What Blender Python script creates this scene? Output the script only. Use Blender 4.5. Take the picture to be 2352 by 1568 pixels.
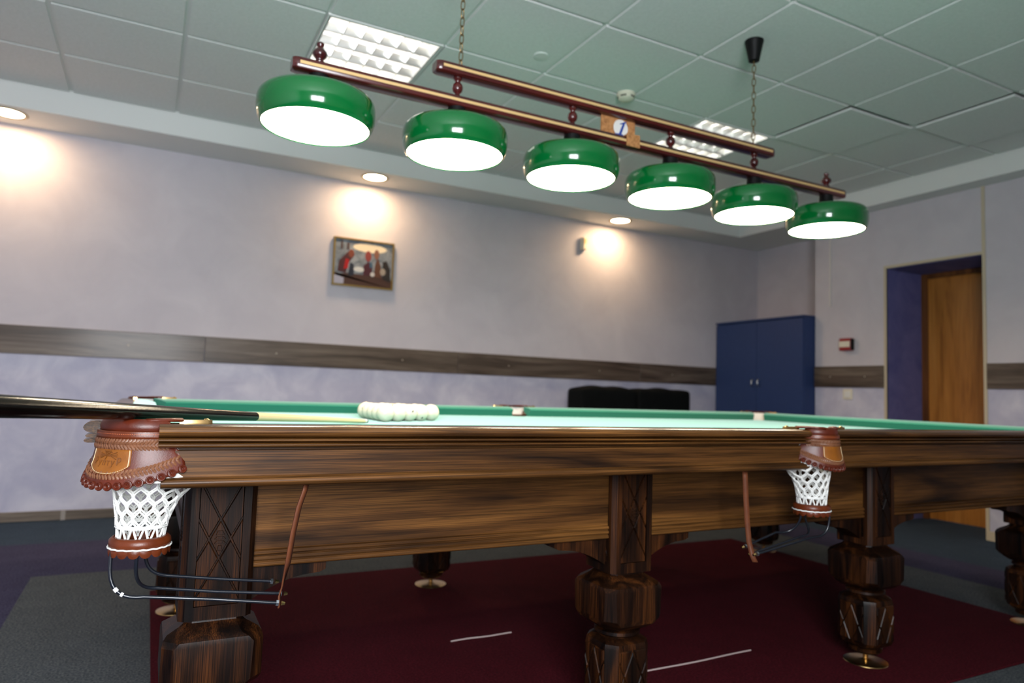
import bpy, bmesh, math, random
from mathutils import Vector, Matrix
random.seed(7)
PI = math.pi
C = bpy.context.scene.collection
for o in list(bpy.data.objects): bpy.data.objects.remove(o)
scene = bpy.context.scene

# ------------------------------------------------------------------ camera
CAM = Vector((-1.80763, -2.44557, 0.93819))
YAW, PITCH, ROLL = math.radians(27.4345), math.radians(4.14836), math.radians(1.95982)
fwd = Vector((math.sin(YAW)*math.cos(PITCH), math.cos(YAW)*math.cos(PITCH), math.sin(PITCH)))
rgt = Vector((math.cos(YAW), -math.sin(YAW), 0)); upv = rgt.cross(fwd)
r2 = rgt*math.cos(ROLL)+upv*math.sin(ROLL); u2 = upv*math.cos(ROLL)-rgt*math.sin(ROLL)
cam_d = bpy.data.cameras.new('camera'); cam = bpy.data.objects.new('camera', cam_d); C.objects.link(cam)
cam_d.sensor_width = 36.0; cam_d.lens = 1597.3/2352*36.0
cam_d.clip_start = 0.02
M = Matrix((r2, u2, -fwd)).transposed().to_4x4(); M.translation = CAM; cam.matrix_world = M
cam_d.dof.use_dof = True; cam_d.dof.focus_distance = 1.38; cam_d.dof.aperture_fstop = 3.2
scene.camera = cam

# ------------------------------------------------------------------ world, unseen front fill, exposure
scene.view_settings.view_transform = 'Standard'; scene.view_settings.look = 'None'
scene.view_settings.gamma = 1.0; scene.view_settings.exposure = 1.1
scene.view_settings.use_curve_mapping = False
wd = bpy.data.worlds.new('world'); scene.world = wd; wd.use_nodes = True
wd.node_tree.nodes['Background'].inputs[0].default_value = (0.75, 0.85, 1.0, 1)
wd.node_tree.nodes['Background'].inputs[1].default_value = 1.0
# room limits
XL, XR, YF, YB, ZC, ZS = -4.1, 3.58, -3.3, 3.035, 2.7273, 2.575
XA = 4.05                       # back of the alcove
WIN = (-2.70, -1.30, 0.90, 2.15)  # unseen window added behind the camera, standing in for a flash
def area_light(name, loc, rot, sx, sy, power, color):
    l = bpy.data.lights.new(name, 'AREA'); l.shape = 'RECTANGLE'; l.size = sx; l.size_y = sy
    l.energy = power; l.color = color
    o = bpy.data.objects.new(name, l); C.objects.link(o); o.location = loc; o.rotation_euler = rot
    return o
FRONT_FILL = area_light('unseen_window_fill', ((WIN[0]+WIN[1])/2, YF-0.045, (WIN[2]+WIN[3])/2), (PI/2, 0, 0),
                 WIN[1]-WIN[0], WIN[3]-WIN[2], 78, (0.92, 0.96, 1.0))  # added front light, in place of a flash beside the camera
LAMP_STR, TUBE_STR, SPOT_W = 18.0, 2.6, 3.4

# ------------------------------------------------------------------ materials
MATS = {}
def nmat(name):
    m = bpy.data.materials.new(name); m.use_nodes = True; MATS[name] = m
    nt = m.node_tree; return m, nt, nt.nodes['Principled BSDF']
def lin(c):
    return tuple(((x/12.92) if x <= .04045 else ((x+.055)/1.055)**2.4) for x in c)
def rgb(r, g, b): return (*lin((r/255, g/255, b/255)), 1)
def plain(name, col, rough=.5, metal=0, coat=0, spec=None, emis=None, estr=0):
    m, nt, b = nmat(name); b.inputs['Base Color'].default_value = col
    b.inputs['Roughness'].default_value = rough; b.inputs['Metallic'].default_value = metal
    b.inputs['Coat Weight'].default_value = coat; b.inputs['Coat Roughness'].default_value = .08
    if spec is not None: b.inputs['Specular IOR Level'].default_value = spec
    if emis: b.inputs['Emission Color'].default_value = emis; b.inputs['Emission Strength'].default_value = estr
    return m
def coords(nt, scale, rand=True):
    tc = nt.nodes.new('ShaderNodeTexCoord'); mp = nt.nodes.new('ShaderNodeMapping')
    mp.inputs['Scale'].default_value = scale
    if rand:
        oi = nt.nodes.new('ShaderNodeObjectInfo'); mu = nt.nodes.new('ShaderNodeMath'); mu.operation = 'MULTIPLY'
        mu.inputs[1].default_value = 13.7; nt.links.new(oi.outputs['Random'], mu.inputs[0])
        va = nt.nodes.new('ShaderNodeVectorMath'); va.operation = 'ADD'
        nt.links.new(tc.outputs['Object'], va.inputs[0]); nt.links.new(mu.outputs[0], va.inputs[1])
        nt.links.new(va.outputs[0], mp.inputs['Vector'])
    else: nt.links.new(tc.outputs['Object'], mp.inputs['Vector'])
    return mp.outputs['Vector']
def noise(nt, vec, scale, detail=4, rough=.55, dist=0):
    n = nt.nodes.new('ShaderNodeTexNoise'); n.inputs['Scale'].default_value = scale
    n.inputs['Detail'].default_value = detail; n.inputs['Roughness'].default_value = rough
    n.inputs['Distortion'].default_value = dist; nt.links.new(vec, n.inputs['Vector']); return n.outputs['Fac']
def ramp(nt, fac, stops):
    r = nt.nodes.new('ShaderNodeValToRGB'); e = r.color_ramp.elements
    e[0].position, e[0].color = stops[0]; e[1].position, e[1].color = stops[-1]
    for p, c in stops[1:-1]:
        k = e.new(p); k.color = c
    nt.links.new(fac, r.inputs[0]); return r.outputs[0]
def mixc(nt, fac, a, b, mode='MIX'):
    n = nt.nodes.new('ShaderNodeMix'); n.data_type = 'RGBA'; n.blend_type = mode
    for s, v in ((n.inputs[0], fac), (n.inputs[6], a), (n.inputs[7], b)):
        if hasattr(v, 'is_linked'): nt.links.new(v, s)
        else: s.default_value = v
    return n.outputs[2]
def bump(nt, b, fac, strength, dist):
    n = nt.nodes.new('ShaderNodeBump'); n.inputs['Strength'].default_value = strength
    n.inputs['Distance'].default_value = dist; nt.links.new(fac, n.inputs['Height'])
    nt.links.new(n.outputs[0], b.inputs['Normal'])
def wood(name, dark, mid, light, axis, rough=.35, coat=.3, fine=150., broad=9., contrast=1., rand=True, wsc=80., wdist=11., spec=.3):
    m, nt, b = nmat(name)
    s = [fine*2]*3; s['xyz'.index(axis)] = 3.0
    v = coords(nt, tuple(s), rand); f = noise(nt, v, 1.0, 5, .6, .8)
    s2 = [broad*1.6]*3; s2['xyz'.index(axis)] = broad*.17
    v2 = coords(nt, tuple(s2), rand); g = noise(nt, v2, 1.0, 3, .5, 1.6)
    w = nt.nodes.new('ShaderNodeTexWave'); w.wave_type = 'BANDS'; w.bands_direction = 'XYZ'['xyz'.index(axis)] if False else ('Z' if axis != 'z' else 'X')
    s3 = [wsc]*3; s3['xyz'.index(axis)] = 2.0
    v3 = coords(nt, tuple(s3), rand); w.inputs['Scale'].default_value = 1.; w.inputs['Distortion'].default_value = wdist
    w.inputs['Detail'].default_value = 2.; w.inputs['Detail Scale'].default_value = 1.2
    nt.links.new(v3, w.inputs['Vector'])
    c1 = ramp(nt, g, [(.30, dark), (.48, mid), (.70, light)])
    wr_ = ramp(nt, w.outputs['Fac'], [(.10, (0, 0, 0, 1)), (.50, (1, 1, 1, 1))])
    c2 = mixc(nt, wr_, mixc(nt, .6*contrast, c1, dark), c1)
    gr = ramp(nt, f, [(.38, (.18, .18, .18, 1)), (.58, (1, 1, 1, 1))])
    c3 = mixc(nt, .75*contrast, c2, gr, 'MULTIPLY')
    nt.links.new(c3, b.inputs['Base Color'])
    b.inputs['Roughness'].default_value = rough; b.inputs['Coat Weight'].default_value = coat
    b.inputs['Coat Roughness'].default_value = .18; b.inputs['Specular IOR Level'].default_value = spec
    bump(nt, b, f, .25, .0006)
    return m
def mottled(name, stops, scale, rough=.85, dist=.6, detail=5, b_scale=None, b_str=.2, aniso=(1, 1, 1), spec=.3):
    m, nt, b = nmat(name); v = coords(nt, aniso, False); f = noise(nt, v, scale, detail, .6, dist)
    nt.links.new(ramp(nt, f, stops), b.inputs['Base Color']); b.inputs['Roughness'].default_value = rough
    b.inputs['Specular IOR Level'].default_value = spec
    if b_scale: bump(nt, b, noise(nt, v, b_scale, 3), b_str, .004)
    return m
m_wall_up = mottled('wall_paint', [(.3, rgb(196, 190, 198)), (.7, rgb(206, 200, 207))], 3, .8, b_scale=260, b_str=.15)
m_wall_lo = mottled('wall_plaster', [(.28, rgb(170, 170, 196)), (.5, rgb(190, 189, 209)), (.72, rgb(214, 212, 226))], 3.4, .55, .5, 7)
m_reveal = mottled('reveal_plaster', [(.3, rgb(92, 94, 148)), (.7, rgb(118, 116, 168))], 4, .7, 1.2)
m_white = plain('ceiling_white', rgb(228, 229, 227), .8)
m_tile = mottled('ceiling_tile', [(.35, rgb(222, 224, 222)), (.65, rgb(230, 231, 230))], 60, .9, b_scale=400, b_str=.25)
m_tbar = plain('tee_bar', rgb(222, 224, 222), .6)
m_dado = wood('dado_wood', rgb(66, 54, 46), rgb(98, 84, 74), rgb(124, 110, 98), 'x', .4, .15, 60, 5, .55)
m_base = wood('baseboard_wood', rgb(92, 82, 74), rgb(118, 106, 96), rgb(136, 124, 112), 'x', .5, 0, 40, 5, .5)
def carpet(name, a, b_, c):
    m, nt, b = nmat(name); v = coords(nt, (1, 1, 1), False)
    f = noise(nt, v, 130, 4, .7); g = noise(nt, v, 9, 3, .6)
    c1 = ramp(nt, f, [(.33, a), (.5, b_), (.68, c)])
    c2 = mixc(nt, .35, c1, ramp(nt, g, [(.3, (.55, .55, .55, 1)), (.7, (1, 1, 1, 1))]), 'MULTIPLY')
    nt.links.new(c2, b.inputs['Base Color']); b.inputs['Roughness'].default_value = .97
    b.inputs['Specular IOR Level'].default_value = .1; bump(nt, b, f, .8, .006); return m
m_cblue = carpet('carpet_blue', rgb(38, 50, 66), rgb(62, 76, 92), rgb(92, 104, 116))
m_cpurple = carpet('carpet_purple', rgb(48, 46, 68), rgb(68, 65, 90), rgb(94, 90, 112))
m_cgrey = carpet('carpet_grey', rgb(55, 60, 65), rgb(88, 92, 95), rgb(122, 124, 122))
m_rug = carpet('rug_red', rgb(52, 8, 16), rgb(76, 14, 24), rgb(98, 26, 36))
m_cloth = mottled('table_cloth', [(.3, rgb(44, 124, 104)), (.7, rgb(52, 132, 112))], 500, .95, 0, 3, spec=.1)
m_cushion = m_cloth
for m_ in (m_cloth,):
    b_ = m_.node_tree.nodes['Principled BSDF']; b_.inputs['Sheen Weight'].default_value = .9; b_.inputs['Sheen Roughness'].default_value = .35; b_.inputs['Sheen Tint'].default_value = (.75, 1, .88, 1)
WD, WM, WL = rgb(34, 22, 16), rgb(86, 56, 34), rgb(128, 86, 50)
m_rail = wood('rail_wood', rgb(34, 19, 8), rgb(92, 58, 26), rgb(124, 82, 39), 'x', .22, .5, 130, 7, .8)
m_railY = wood('rail_wood_end', rgb(34, 19, 8), rgb(92, 58, 26), rgb(124, 82, 39), 'y', .22, .5, 130, 7, .8)
m_apron = wood('apron_wood', rgb(34, 19, 8), rgb(92, 58, 26), rgb(124, 82, 39), 'x', .42, .08, 150, 5, 1., wsc=125., spec=.2)
m_apronY = wood('apron_wood_end', rgb(34, 19, 8), rgb(92, 58, 26), rgb(124, 82, 39), 'y', .42, .08, 150, 5, 1., wsc=125., spec=.2)
m_beam = wood('beam_wood', rgb(34, 19, 8), rgb(92, 58, 26), rgb(124, 82, 39), 'x', .45, .03, 70, 5, .8, spec=.18)
m_beamY = wood('beam_wood_end', rgb(34, 19, 8), rgb(92, 58, 26), rgb(124, 82, 39), 'y', .45, .03, 70, 5, .8, spec=.18)
m_leg = wood('leg_wood', rgb(7, 3, 2), rgb(40, 20, 8), rgb(86, 47, 19), 'z', .42, .05, 120, 9, 1., spec=.18)
def leather(name, a, b_, rough=.38, bs=.35):
    m, nt, b = nmat(name); v = coords(nt, (1, 1, 1), False)
    nt.links.new(ramp(nt, noise(nt, v, 28, 4, .6), [(.3, a), (.7, b_)]), b.inputs['Base Color'])
    b.inputs['Roughness'].default_value = rough; b.inputs['Coat Weight'].default_value = .1; b.inputs['Coat Roughness'].default_value = .25; b.inputs['Specular IOR Level'].default_value = .35
    bump(nt, b, noise(nt, v, 420, 3, .6), bs, .0008); return m
m_leather = leather('leather_brown', rgb(72, 24, 10), rgb(92, 34, 15))
m_leather2 = leather('leather_cognac', rgb(84, 34, 12), rgb(102, 45, 18), .34)
m_badge = leather('leather_tan', rgb(118, 66, 15), rgb(140, 83, 24), .4)
m_emboss = leather('leather_emboss', rgb(98, 54, 13), rgb(116, 66, 18), .5)
m_braid = leather('braid_leather', rgb(98, 60, 38), rgb(122, 78, 52), .42, .1)
m_strap = leather('strap_leather', rgb(82, 40, 17), rgb(104, 54, 25), .7, .5)
m_thread = plain('thread_cream', rgb(222, 198, 156), .7)
m_thread_o = plain('thread_orange', rgb(196, 104, 60), .7)
m_net = mottled('net_cord', [(.3, rgb(228, 228, 222)), (.7, rgb(244, 244, 240))], 300, .8, 0)
m_liner = plain('pocket_liner', rgb(232, 228, 222), .85)
m_brass = plain('brass', rgb(212, 176, 116), .25, 1.0)
m_rod = plain('black_enamel', rgb(20, 24, 32), .3, 0, .4)
m_steel = plain('steel', rgb(190, 194, 200), .3, 1.0)
m_ball = mottled('ball_ivory', [(.3, rgb(216, 210, 190)), (.7, rgb(224, 219, 202))], 8, .15)
m_ballspot = plain('ball_mark', rgb(60, 66, 62), .4)
m_ballspot_o = plain('ball_mark_orange', rgb(228, 150, 40), .4)
m_cue_d = wood('cue_butt_wood', rgb(5, 4, 4), rgb(10, 8, 7), rgb(20, 15, 12), 'y', .14, .2, 90, 8, .5, spec=.2)
m_cue_l = plain('cue_shaft_wood', rgb(232, 204, 156), .3, 0, .4)
m_green = plain('shade_green', rgb(3, 100, 44), .12, 0, .6)
m_opal = plain('opal_glass', rgb(250, 248, 240), .4, emis=rgb(255, 232, 200), estr=LAMP_STR)
m_black = plain('black_plastic', rgb(9, 9, 10), .5, spec=.25)
m_mahog = wood('mahogany', rgb(52, 14, 14), rgb(78, 24, 22), rgb(96, 34, 30), 'x', .2, .8, 60, 6, .4)
m_gold = plain('gold_strip', rgb(230, 192, 132), .4, .25)
m_chain = plain('antique_brass', rgb(140, 112, 70), .4, .9)
m_cork = mottled('cork', [(.3, rgb(128, 84, 50)), (.5, rgb(180, 126, 78)), (.75, rgb(196, 142, 92))], 60, .9, .5)
m_paper = plain('paper_white', rgb(228, 226, 222), .6)
m_bluepaint = plain('digit_blue', rgb(24, 62, 150), .5)
m_alu = plain('louver_aluminium', rgb(226, 226, 222), .28, .85)
m_house = plain('housing_white', rgb(236, 236, 234), .5)
m_tube = plain('fluorescent_tube', rgb(255, 255, 255), .4, emis=rgb(255, 248, 240), estr=TUBE_STR)
m_spotglow = plain('halogen_glow', rgb(255, 255, 255), .4, emis=rgb(255, 226, 180), estr=14)
m_cab = mottled('cabinet_blue', [(.3, rgb(40, 58, 102)), (.7, rgb(44, 64, 110))], 40, .5, b_scale=300, b_str=.1)
m_sofa = leather('sofa_black', rgb(9, 11, 12), rgb(15, 17, 18), .8, .3)
m_sofa.node_tree.nodes['Principled BSDF'].inputs['Specular IOR Level'].default_value = .12; m_sofa.node_tree.nodes['Principled BSDF'].inputs['Coat Weight'].default_value = 0
m_door = wood('door_oak', rgb(150, 92, 34), rgb(184, 118, 48), rgb(200, 134, 62), 'z', .4, .2, 60, 5, .35)
m_doorframe = wood('door_frame_wood', rgb(84, 48, 22), rgb(110, 66, 32), rgb(128, 78, 40), 'z', .4, .2, 60, 5, .4)
m_bead = plain('corner_bead', rgb(198, 184, 160), .6)
m_red = plain('alarm_red', rgb(150, 30, 36), .4)
m_cream = plain('cream_plastic', rgb(226, 218, 200), .5)
m_glass = plain('window_glass', (1, 1, 1, 1), .0); 
m_glass.node_tree.nodes['Principled BSDF'].inputs['Transmission Weight'].default_value = 1.0
m_glass.node_tree.nodes['Principled BSDF'].inputs['IOR'].default_value = 1.01
m_seam = plain('seam_thread', rgb(196, 176, 172), .8)

# ------------------------------------------------------------------ mesh builder
class MB:
    def __init__(s): s.v, s.f, s.mi, s.cur = [], [], [], 0
    def add(s, vs, fs):
        k = len(s.v); s.v += [tuple(v) for v in vs]
        s.f += [tuple(k+i for i in f) for f in fs]; s.mi += [s.cur]*len(fs); return s
    def box(s, x0, x1, y0, y1, z0, z1):
        return s.add([(x0,y0,z0),(x1,y0,z0),(x1,y1,z0),(x0,y1,z0),(x0,y0,z1),(x1,y0,z1),(x1,y1,z1),(x0,y1,z1)],
                     [(0,3,2,1),(4,5,6,7),(0,1,5,4),(1,2,6,5),(2,3,7,6),(3,0,4,7)])
    def obox(s, c, ax, ay, az):   # oriented box: centre and three half-axis vectors
        c = Vector(c); vs = []
        for k in (-1, 1):
            for i, j in ((-1,-1),(1,-1),(1,1),(-1,1)): vs.append(c+ax*i+ay*j+az*k)
        return s.add(vs, [(0,3,2,1),(4,5,6,7),(0,1,5,4),(1,2,6,5),(2,3,7,6),(3,0,4,7)])
    def prism(s, poly, fn0, fn1):  # poly of 2D points, fn maps (a,b)->3D for the two ends
        n = len(poly); vs = [fn0(*p) for p in poly]+[fn1(*p) for p in poly]
        fs = [(i, (i+1) % n, n+(i+1) % n, n+i) for i in range(n)]
        fs += [tuple(range(n-1, -1, -1)), tuple(range(n, 2*n))]
        return s.add(vs, fs)
    def lathe(s, prof, cx=0, cy=0, n=24, caps=True, cz=0):
        vs = []; m = len(prof)
        for r, z in prof:
            for i in range(n):
                a = 2*PI*i/n; vs.append((cx+r*math.cos(a), cy+r*math.sin(a), cz+z))
        fs = []
        for j in range(m-1):
            for i in range(n):
                k = (i+1) % n; fs.append((j*n+i, j*n+k, (j+1)*n+k, (j+1)*n+i))
        if caps: fs += [tuple(range(n-1, -1, -1)), tuple((m-1)*n+i for i in range(n))]
        return s.add(vs, fs)
    def tube(s, pts, r, n=8, closed=False, caps=True):
        pts = [Vector(p) for p in pts]; m = len(pts); vs = []; up = None
        for i, p in enumerate(pts):
            if closed: t = pts[(i+1) % m]-pts[i-1]
            else: t = pts[min(i+1, m-1)]-pts[max(i-1, 0)]
            t.normalize()
            if up is None:
                up = Vector((0,0,1)) if abs(t.z) < .9 else Vector((1,0,0))
            up = (up-t*up.dot(t))
            if up.length < 1e-6: up = t.orthogonal()
            up.normalize(); w = t.cross(up)
            rr = r[i] if isinstance(r, (list, tuple)) else r
            for k in range(n):
                a = 2*PI*k/n; vs.append(p+up*math.cos(a)*rr+w*math.sin(a)*rr)
        fs = []
        for i in range(m if closed else m-1):
            for k in range(n):
                l = (k+1) % n; j = (i+1) % m
                fs.append((i*n+k, i*n+l, j*n+l, j*n+k))
        if caps and not closed: fs += [tuple(range(n-1, -1, -1)), tuple((m-1)*n+k for k in range(n))]
        return s.add(vs, fs)
    def grid(s, fn, us, vs_, flip=False):
        vs = [fn(u, v) for u in us for v in vs_]; m = len(vs_); fs = []
        for i in range(len(us)-1):
            for j in range(m-1):
                q = (i*m+j, (i+1)*m+j, (i+1)*m+j+1, i*m+j+1); fs.append(q[::-1] if flip else q)
        return s.add(vs, fs)
    def sphere(s, c, r, n=16, m=10, sc=(1,1,1)):
        prof = [(max(r*math.sin(PI*j/m), 1e-5), -r*math.cos(PI*j/m)) for j in range(m+1)]
        k = len(s.v); s.lathe(prof, 0, 0, n, False)
        for i in range(k, len(s.v)):
            v = s.v[i]; s.v[i] = (c[0]+v[0]*sc[0], c[1]+v[1]*sc[1], c[2]+v[2]*sc[2])
        return s
    def mesh(s, name, smooth=None):
        me = bpy.data.meshes.new(name); me.from_pydata(s.v, [], s.f)
        for p, i in zip(me.polygons, s.mi): p.material_index = i
        bm = bmesh.new(); bm.from_mesh(me); bmesh.ops.recalc_face_normals(bm, faces=bm.faces)
        if smooth is not None:
            for f in bm.faces: f.smooth = True
            for e in bm.edges:
                if len(e.link_faces) == 2: e.smooth = e.calc_face_angle(0) < smooth
        bm.to_mesh(me); bm.free(); me.update(); return me
    def build(s, name, mat, parent=None, smooth=None, loc=None, bevel=None, solid=None):
        me = s.mesh(name, smooth)
        for m in (mat if isinstance(mat, (list, tuple)) else [mat]): me.materials.append(m)
        o = bpy.data.objects.new(name, me); C.objects.link(o); o.parent = parent
        if loc is not None: o.location = loc
        if solid:
            md = o.modifiers.new('solid', 'SOLIDIFY'); md.thickness = solid; md.offset = 0
        if bevel:
            md = o.modifiers.new('bevel', 'BEVEL'); md.width = bevel; md.segments = 2; md.limit_method = 'ANGLE'
            md.harden_normals = False
            for p in me.polygons: p.use_smooth = True
            wn = o.modifiers.new('wn', 'WEIGHTED_NORMAL')
        return o
def tag(o, label=None, cat=None, group=None, kind=None):
    if label: o['label'] = label
    if cat: o['category'] = cat
    if group: o['group'] = group
    if kind: o['kind'] = kind
    return o
def empty(name, loc=(0,0,0), label=None, cat=None, group=None):
    o = bpy.data.objects.new(name, None); C.objects.link(o); o.location = loc; o.empty_display_size = .05
    return tag(o, label, cat, group)
def copy_tree(o, parent=None, skip=()):
    c = o.copy(); C.objects.link(c); c.parent = parent
    for ch in list(o.children):
        if ch.name.split('.')[0] in skip: continue
        copy_tree(ch, c, skip)
    return c
def struct(o): o['kind'] = 'structure'; return o
def lerp(a, b, t): return a+(b-a)*t
def linspace(a, b, n): return [a+(b-a)*i/(n-1) for i in range(n)]

# ------------------------------------------------------------------ floor
IN = (-2.235, 2.21, -1.55, 1.525); OUT = (-3.0, 2.66, -2.3, 2.29)
xs = [XL-.05, OUT[0], IN[0], IN[1], OUT[1], 4.3]; ys = [YF-.05, OUT[2], IN[2], IN[3], OUT[3], YB+.05]
b = MB()
for i in range(5):
    for j in range(5):
        ring = max(abs(i-2), abs(j-2)); b.cur = 2 if ring == 0 else (1 if ring == 1 else 0)
        b.add([(xs[i],ys[j],0),(xs[i+1],ys[j],0),(xs[i+1],ys[j+1],0),(xs[i],ys[j+1],0)], [(0,1,2,3)])
b.cur = 0; b.box(XL-.05, 4.3, YF-.05, YB+.05, -.08, -.002)
floor = struct(b.build('floor', [m_cblue, m_cpurple, m_cgrey])); floor['label'] = 'blue carpet floor with purple border band and grey field'

# ------------------------------------------------------------------ walls
DZ0, DZ1, DS = 1.077, 1.262, 1.17
T = .12
def wall_slab(name, x0, x1, y0, y1, extra=None):
    b = MB(); b.cur = 1; b.box(x0, x1, y0, y1, 0, DS); b.cur = 0; b.box(x0, x1, y0, y1, DS, 2.85)
    if extra: extra(b)
    return struct(b.build(name, [m_wall_up, m_wall_lo, m_reveal]))
wb = wall_slab('wall_back', XL-T, XA+T, YB, YB+T); wb['label'] = 'long lilac wall with blue plaster below the wooden rail'
wl = wall_slab('wall_left', XL-T, XL, YF-T, YB); wl['label'] = 'lilac end wall'
# front wall with a hole for the added window
def wf_extra(b): pass
b = MB(); Wn = WIN
b.box(XL-T, Wn[0], YF-T, YF, 0, 2.85); b.box(Wn[0], Wn[1], YF-T, YF, 0, Wn[2]); b.box(Wn[0], Wn[1], YF-T, YF, Wn[3], 2.85); b.box(Wn[1], 4.3, YF-T, YF, 0, 2.85)
wf = struct(b.build('wall_front', [m_wall_up])); wf['label'] = 'lilac wall with an added window'
def window(name, label, W_, fn):   # fn(t, d, z): along the wall, depth outward, height
    def bx(t0, t1, d0, d1, z0, z1):
        p, q = fn(t0, d0, z0), fn(t1, d1, z1)
        return MB().box(min(p[0], q[0]), max(p[0], q[0]), min(p[1], q[1]), max(p[1], q[1]), z0, z1)
    fw = .05; b = MB()
    for a in ((W_[0], W_[1], W_[2], W_[2]+fw), (W_[0], W_[1], W_[3]-fw, W_[3]), (W_[0], W_[0]+fw, W_[2]+fw, W_[3]-fw), (W_[1]-fw, W_[1], W_[2]+fw, W_[3]-fw)):
        k = bx(a[0], a[1], .02, .09, a[2], a[3]); b.add(k.v, k.f)
    win = struct(b.build(name, m_house)); win['label'] = label
    tm = (W_[0]+W_[1])/2
    bx(tm-.035, tm+.035, .02, .09, W_[2]+fw, W_[3]-fw).build('mullion', m_house, win)
    for t0, t1 in ((W_[0]+fw, tm-.035), (tm+.035, W_[1]-fw)): bx(t0, t1, .052, .06, W_[2]+fw, W_[3]-fw).build('pane', m_glass, win)
    bx(W_[0]-.05, W_[1]+.05, -.14, 0, W_[2]-.045, W_[2]-.005).build('window_sill', m_house, win, bevel=.008)
window('unseen_window_1', 'added unseen window, white framed with two panes', WIN, lambda t, d, z: (t, YF-d, z))
# right wall: doorway Y 0.457..1.21, corner of the alcove at 1.908
DY0, DY1, DZT, YC = 0.457, 1.21, 2.068, 1.908
b = MB()
for (y0, y1) in ((YF, DY0), (DY1, YC)):
    b.cur = 1; b.box(XR, XR+.62, y0, y1, 0, DS); b.cur = 0
    b.box(XR, XR+.62, y0, y1, DS, 2.85)
b.cur = 0; b.box(XR, XR+.62, DY0, DY1, DZT, 2.85)
e = .004
b.cur = 2; b.box(XR+.012, XR+.60, DY1-e, DY1, 0, DZT); b.box(XR+.012, XR+.60, DY0, DY0+e, 0, DZT); b.box(XR+.012, XR+.60, DY0, DY1, DZT-e, DZT)
wr = struct(b.build('wall_right', [m_wall_up, m_wall_lo, m_reveal])); wr['label'] = 'lilac end wall with deep blue doorway reveal'
wa = wall_slab('wall_alcove', XA, XA+T, YC, YB); wa['label'] = 'lilac alcove wall behind the blue cabinet'
# door
XD = 4.06
dr = MB().box(XD, XD+.04, DY0+.05, DY1-.05, 0.005, DZT-.045).build('door_1', m_door, None, bevel=.003); struct(dr); dr['label'] = 'plain oak veneer door deep in the doorway'
b = MB(); b.box(XD-.02, XD+.06, DY1-.05, DY1-e, 0, DZT-e); b.box(XD-.02, XD+.06, DY0+e, DY0+.05, 0, DZT-e); b.box(XD-.02, XD+.06, DY0+.05, DY1-.05, DZT-.045, DZT-e)
b.build('door_frame', m_doorframe, dr)
MB().lathe([(.001,0),(.012,.002),(.012,.03),(.02,.045),(.022,.055),(.001,.065)], n=14).build('door_handle', m_steel, dr, 1.0)
hk = dr.children[-1]; hk.rotation_euler = (0, -PI/2, 0); hk.location = (XD, DY0+.13, 1.0)
# beads at the corners of the doorway
t2 = MB(); w = .022
t2.box(XR-.006, XR+.012, DY1, DY1+w, 0, DZT+w); t2.box(XR-.006, XR+.012, DY0, DY1, DZT, DZT+w)
tr = struct(t2.build('trim_2', m_bead)); tr['label'] = 'beige corner bead around the doorway'
tr = struct(MB().box(XR-.008, XR+.012, DY0-w, DY0, 0, ZS).build('trim_3', m_bead)); tr['label'] = 'tall beige strip from floor to soffit beside the doorway'
# soffit box along the back and right walls
FY, FX = 2.66, 3.40
b = MB(); b.prism([(XL, FY), (FX, FY), (FX, YF), (XA, YF), (XA, YB), (XL, YB)], lambda x, y: (x, y, ZS), lambda x, y: (x, y, 2.85))
sf = struct(b.build('trim_1', m_white)); sf['label'] = 'white boxed soffit running along the back and end walls'
# baseboards and dado planks
def planks(parent, cuts, horiz, off, z0, z1, th, mat, screws=True, ofs=0):
    k = 0
    for a, c in zip(cuts[:-1], cuts[1:]):
        g = .0015
        if horiz: p = MB().box(a+g, c-g, off-th, off, z0, z1).build('plank', mat, parent, bevel=.003)
        else: p = MB().box(off-th, off, a+g, c-g, z0, z1).build('plank', mat, parent, bevel=.003)
        if not screws: continue
        n = max(2, round((c-a)/1.05)); 
        for i in range(n):
            t = lerp(a, c, (i+.5)/n)
            s = bpy.data.objects.new('screw', SCREW if horiz else SCREWY); C.objects.link(s); s.parent = p
            s.location = (t, off-th, (z0+z1)/2-.002) if horiz else (off-th, t, (z0+z1)/2)
sb = MB().lathe([(.001, .003), (.004, .0027), (.0062, .0)], n=12, caps=False)
SCREW = sb.mesh('screw', .6); SCREW.materials.append(plain('screw_grey', rgb(176, 166, 152), .4, .4)); SCREW.transform(Matrix.Rotation(PI/2, 4, 'X'))
SCREWY = SCREW.copy(); SCREWY.transform(Matrix.Rotation(-PI/2, 4, 'Z'))
planks(wb, [XL, -3.4, -1.462, .52, 2.46, XA], True, YB, DZ0, DZ1, .016, m_dado)
m_dadoY = wood('dado_wood_end', rgb(66, 54, 46), rgb(98, 84, 74), rgb(124, 110, 98), 'y', .4, .15, 60, 5, .55)
planks(wr, [YF, -1.4, DY0-w], False, XR, DZ0, DZ1, .016, m_dadoY)
planks(wr, [DY1+w, YC], False, XR, DZ0, DZ1, .016, m_dadoY)
bb = MB().box(XL, -2.25, YB-.014, YB, 0, .062).build('baseboard_back', m_base, None, bevel=.004); struct(bb)
MB().box(-2.249, 0.2, YB-.014, YB, 0, .062).build('board', m_base, bb, bevel=.004); MB().box(.201, 3.0, YB-.014, YB, 0, .062).build('board', m_base, bb, bevel=.004)
MB().box(-2.262, -2.236, YB-.0165, YB, 0, .0635).build('joint_cover', plain('joint_grey', rgb(150, 142, 136), .4), bb)
bb = MB().box(XR-.014, XR, YF, DY0-w, 0, .062).build('baseboard_right', m_base, None, bevel=.004); struct(bb)
MB().box(XR-.018, XR+.01, DY0-w-.06, DY0-w+.012, 0, .064).build('end_cap', m_bead, bb)
MB().box(XR-.014, XR, DY1+w, YC, 0, .062).build('board', m_base, bb, bevel=.004)

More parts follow.
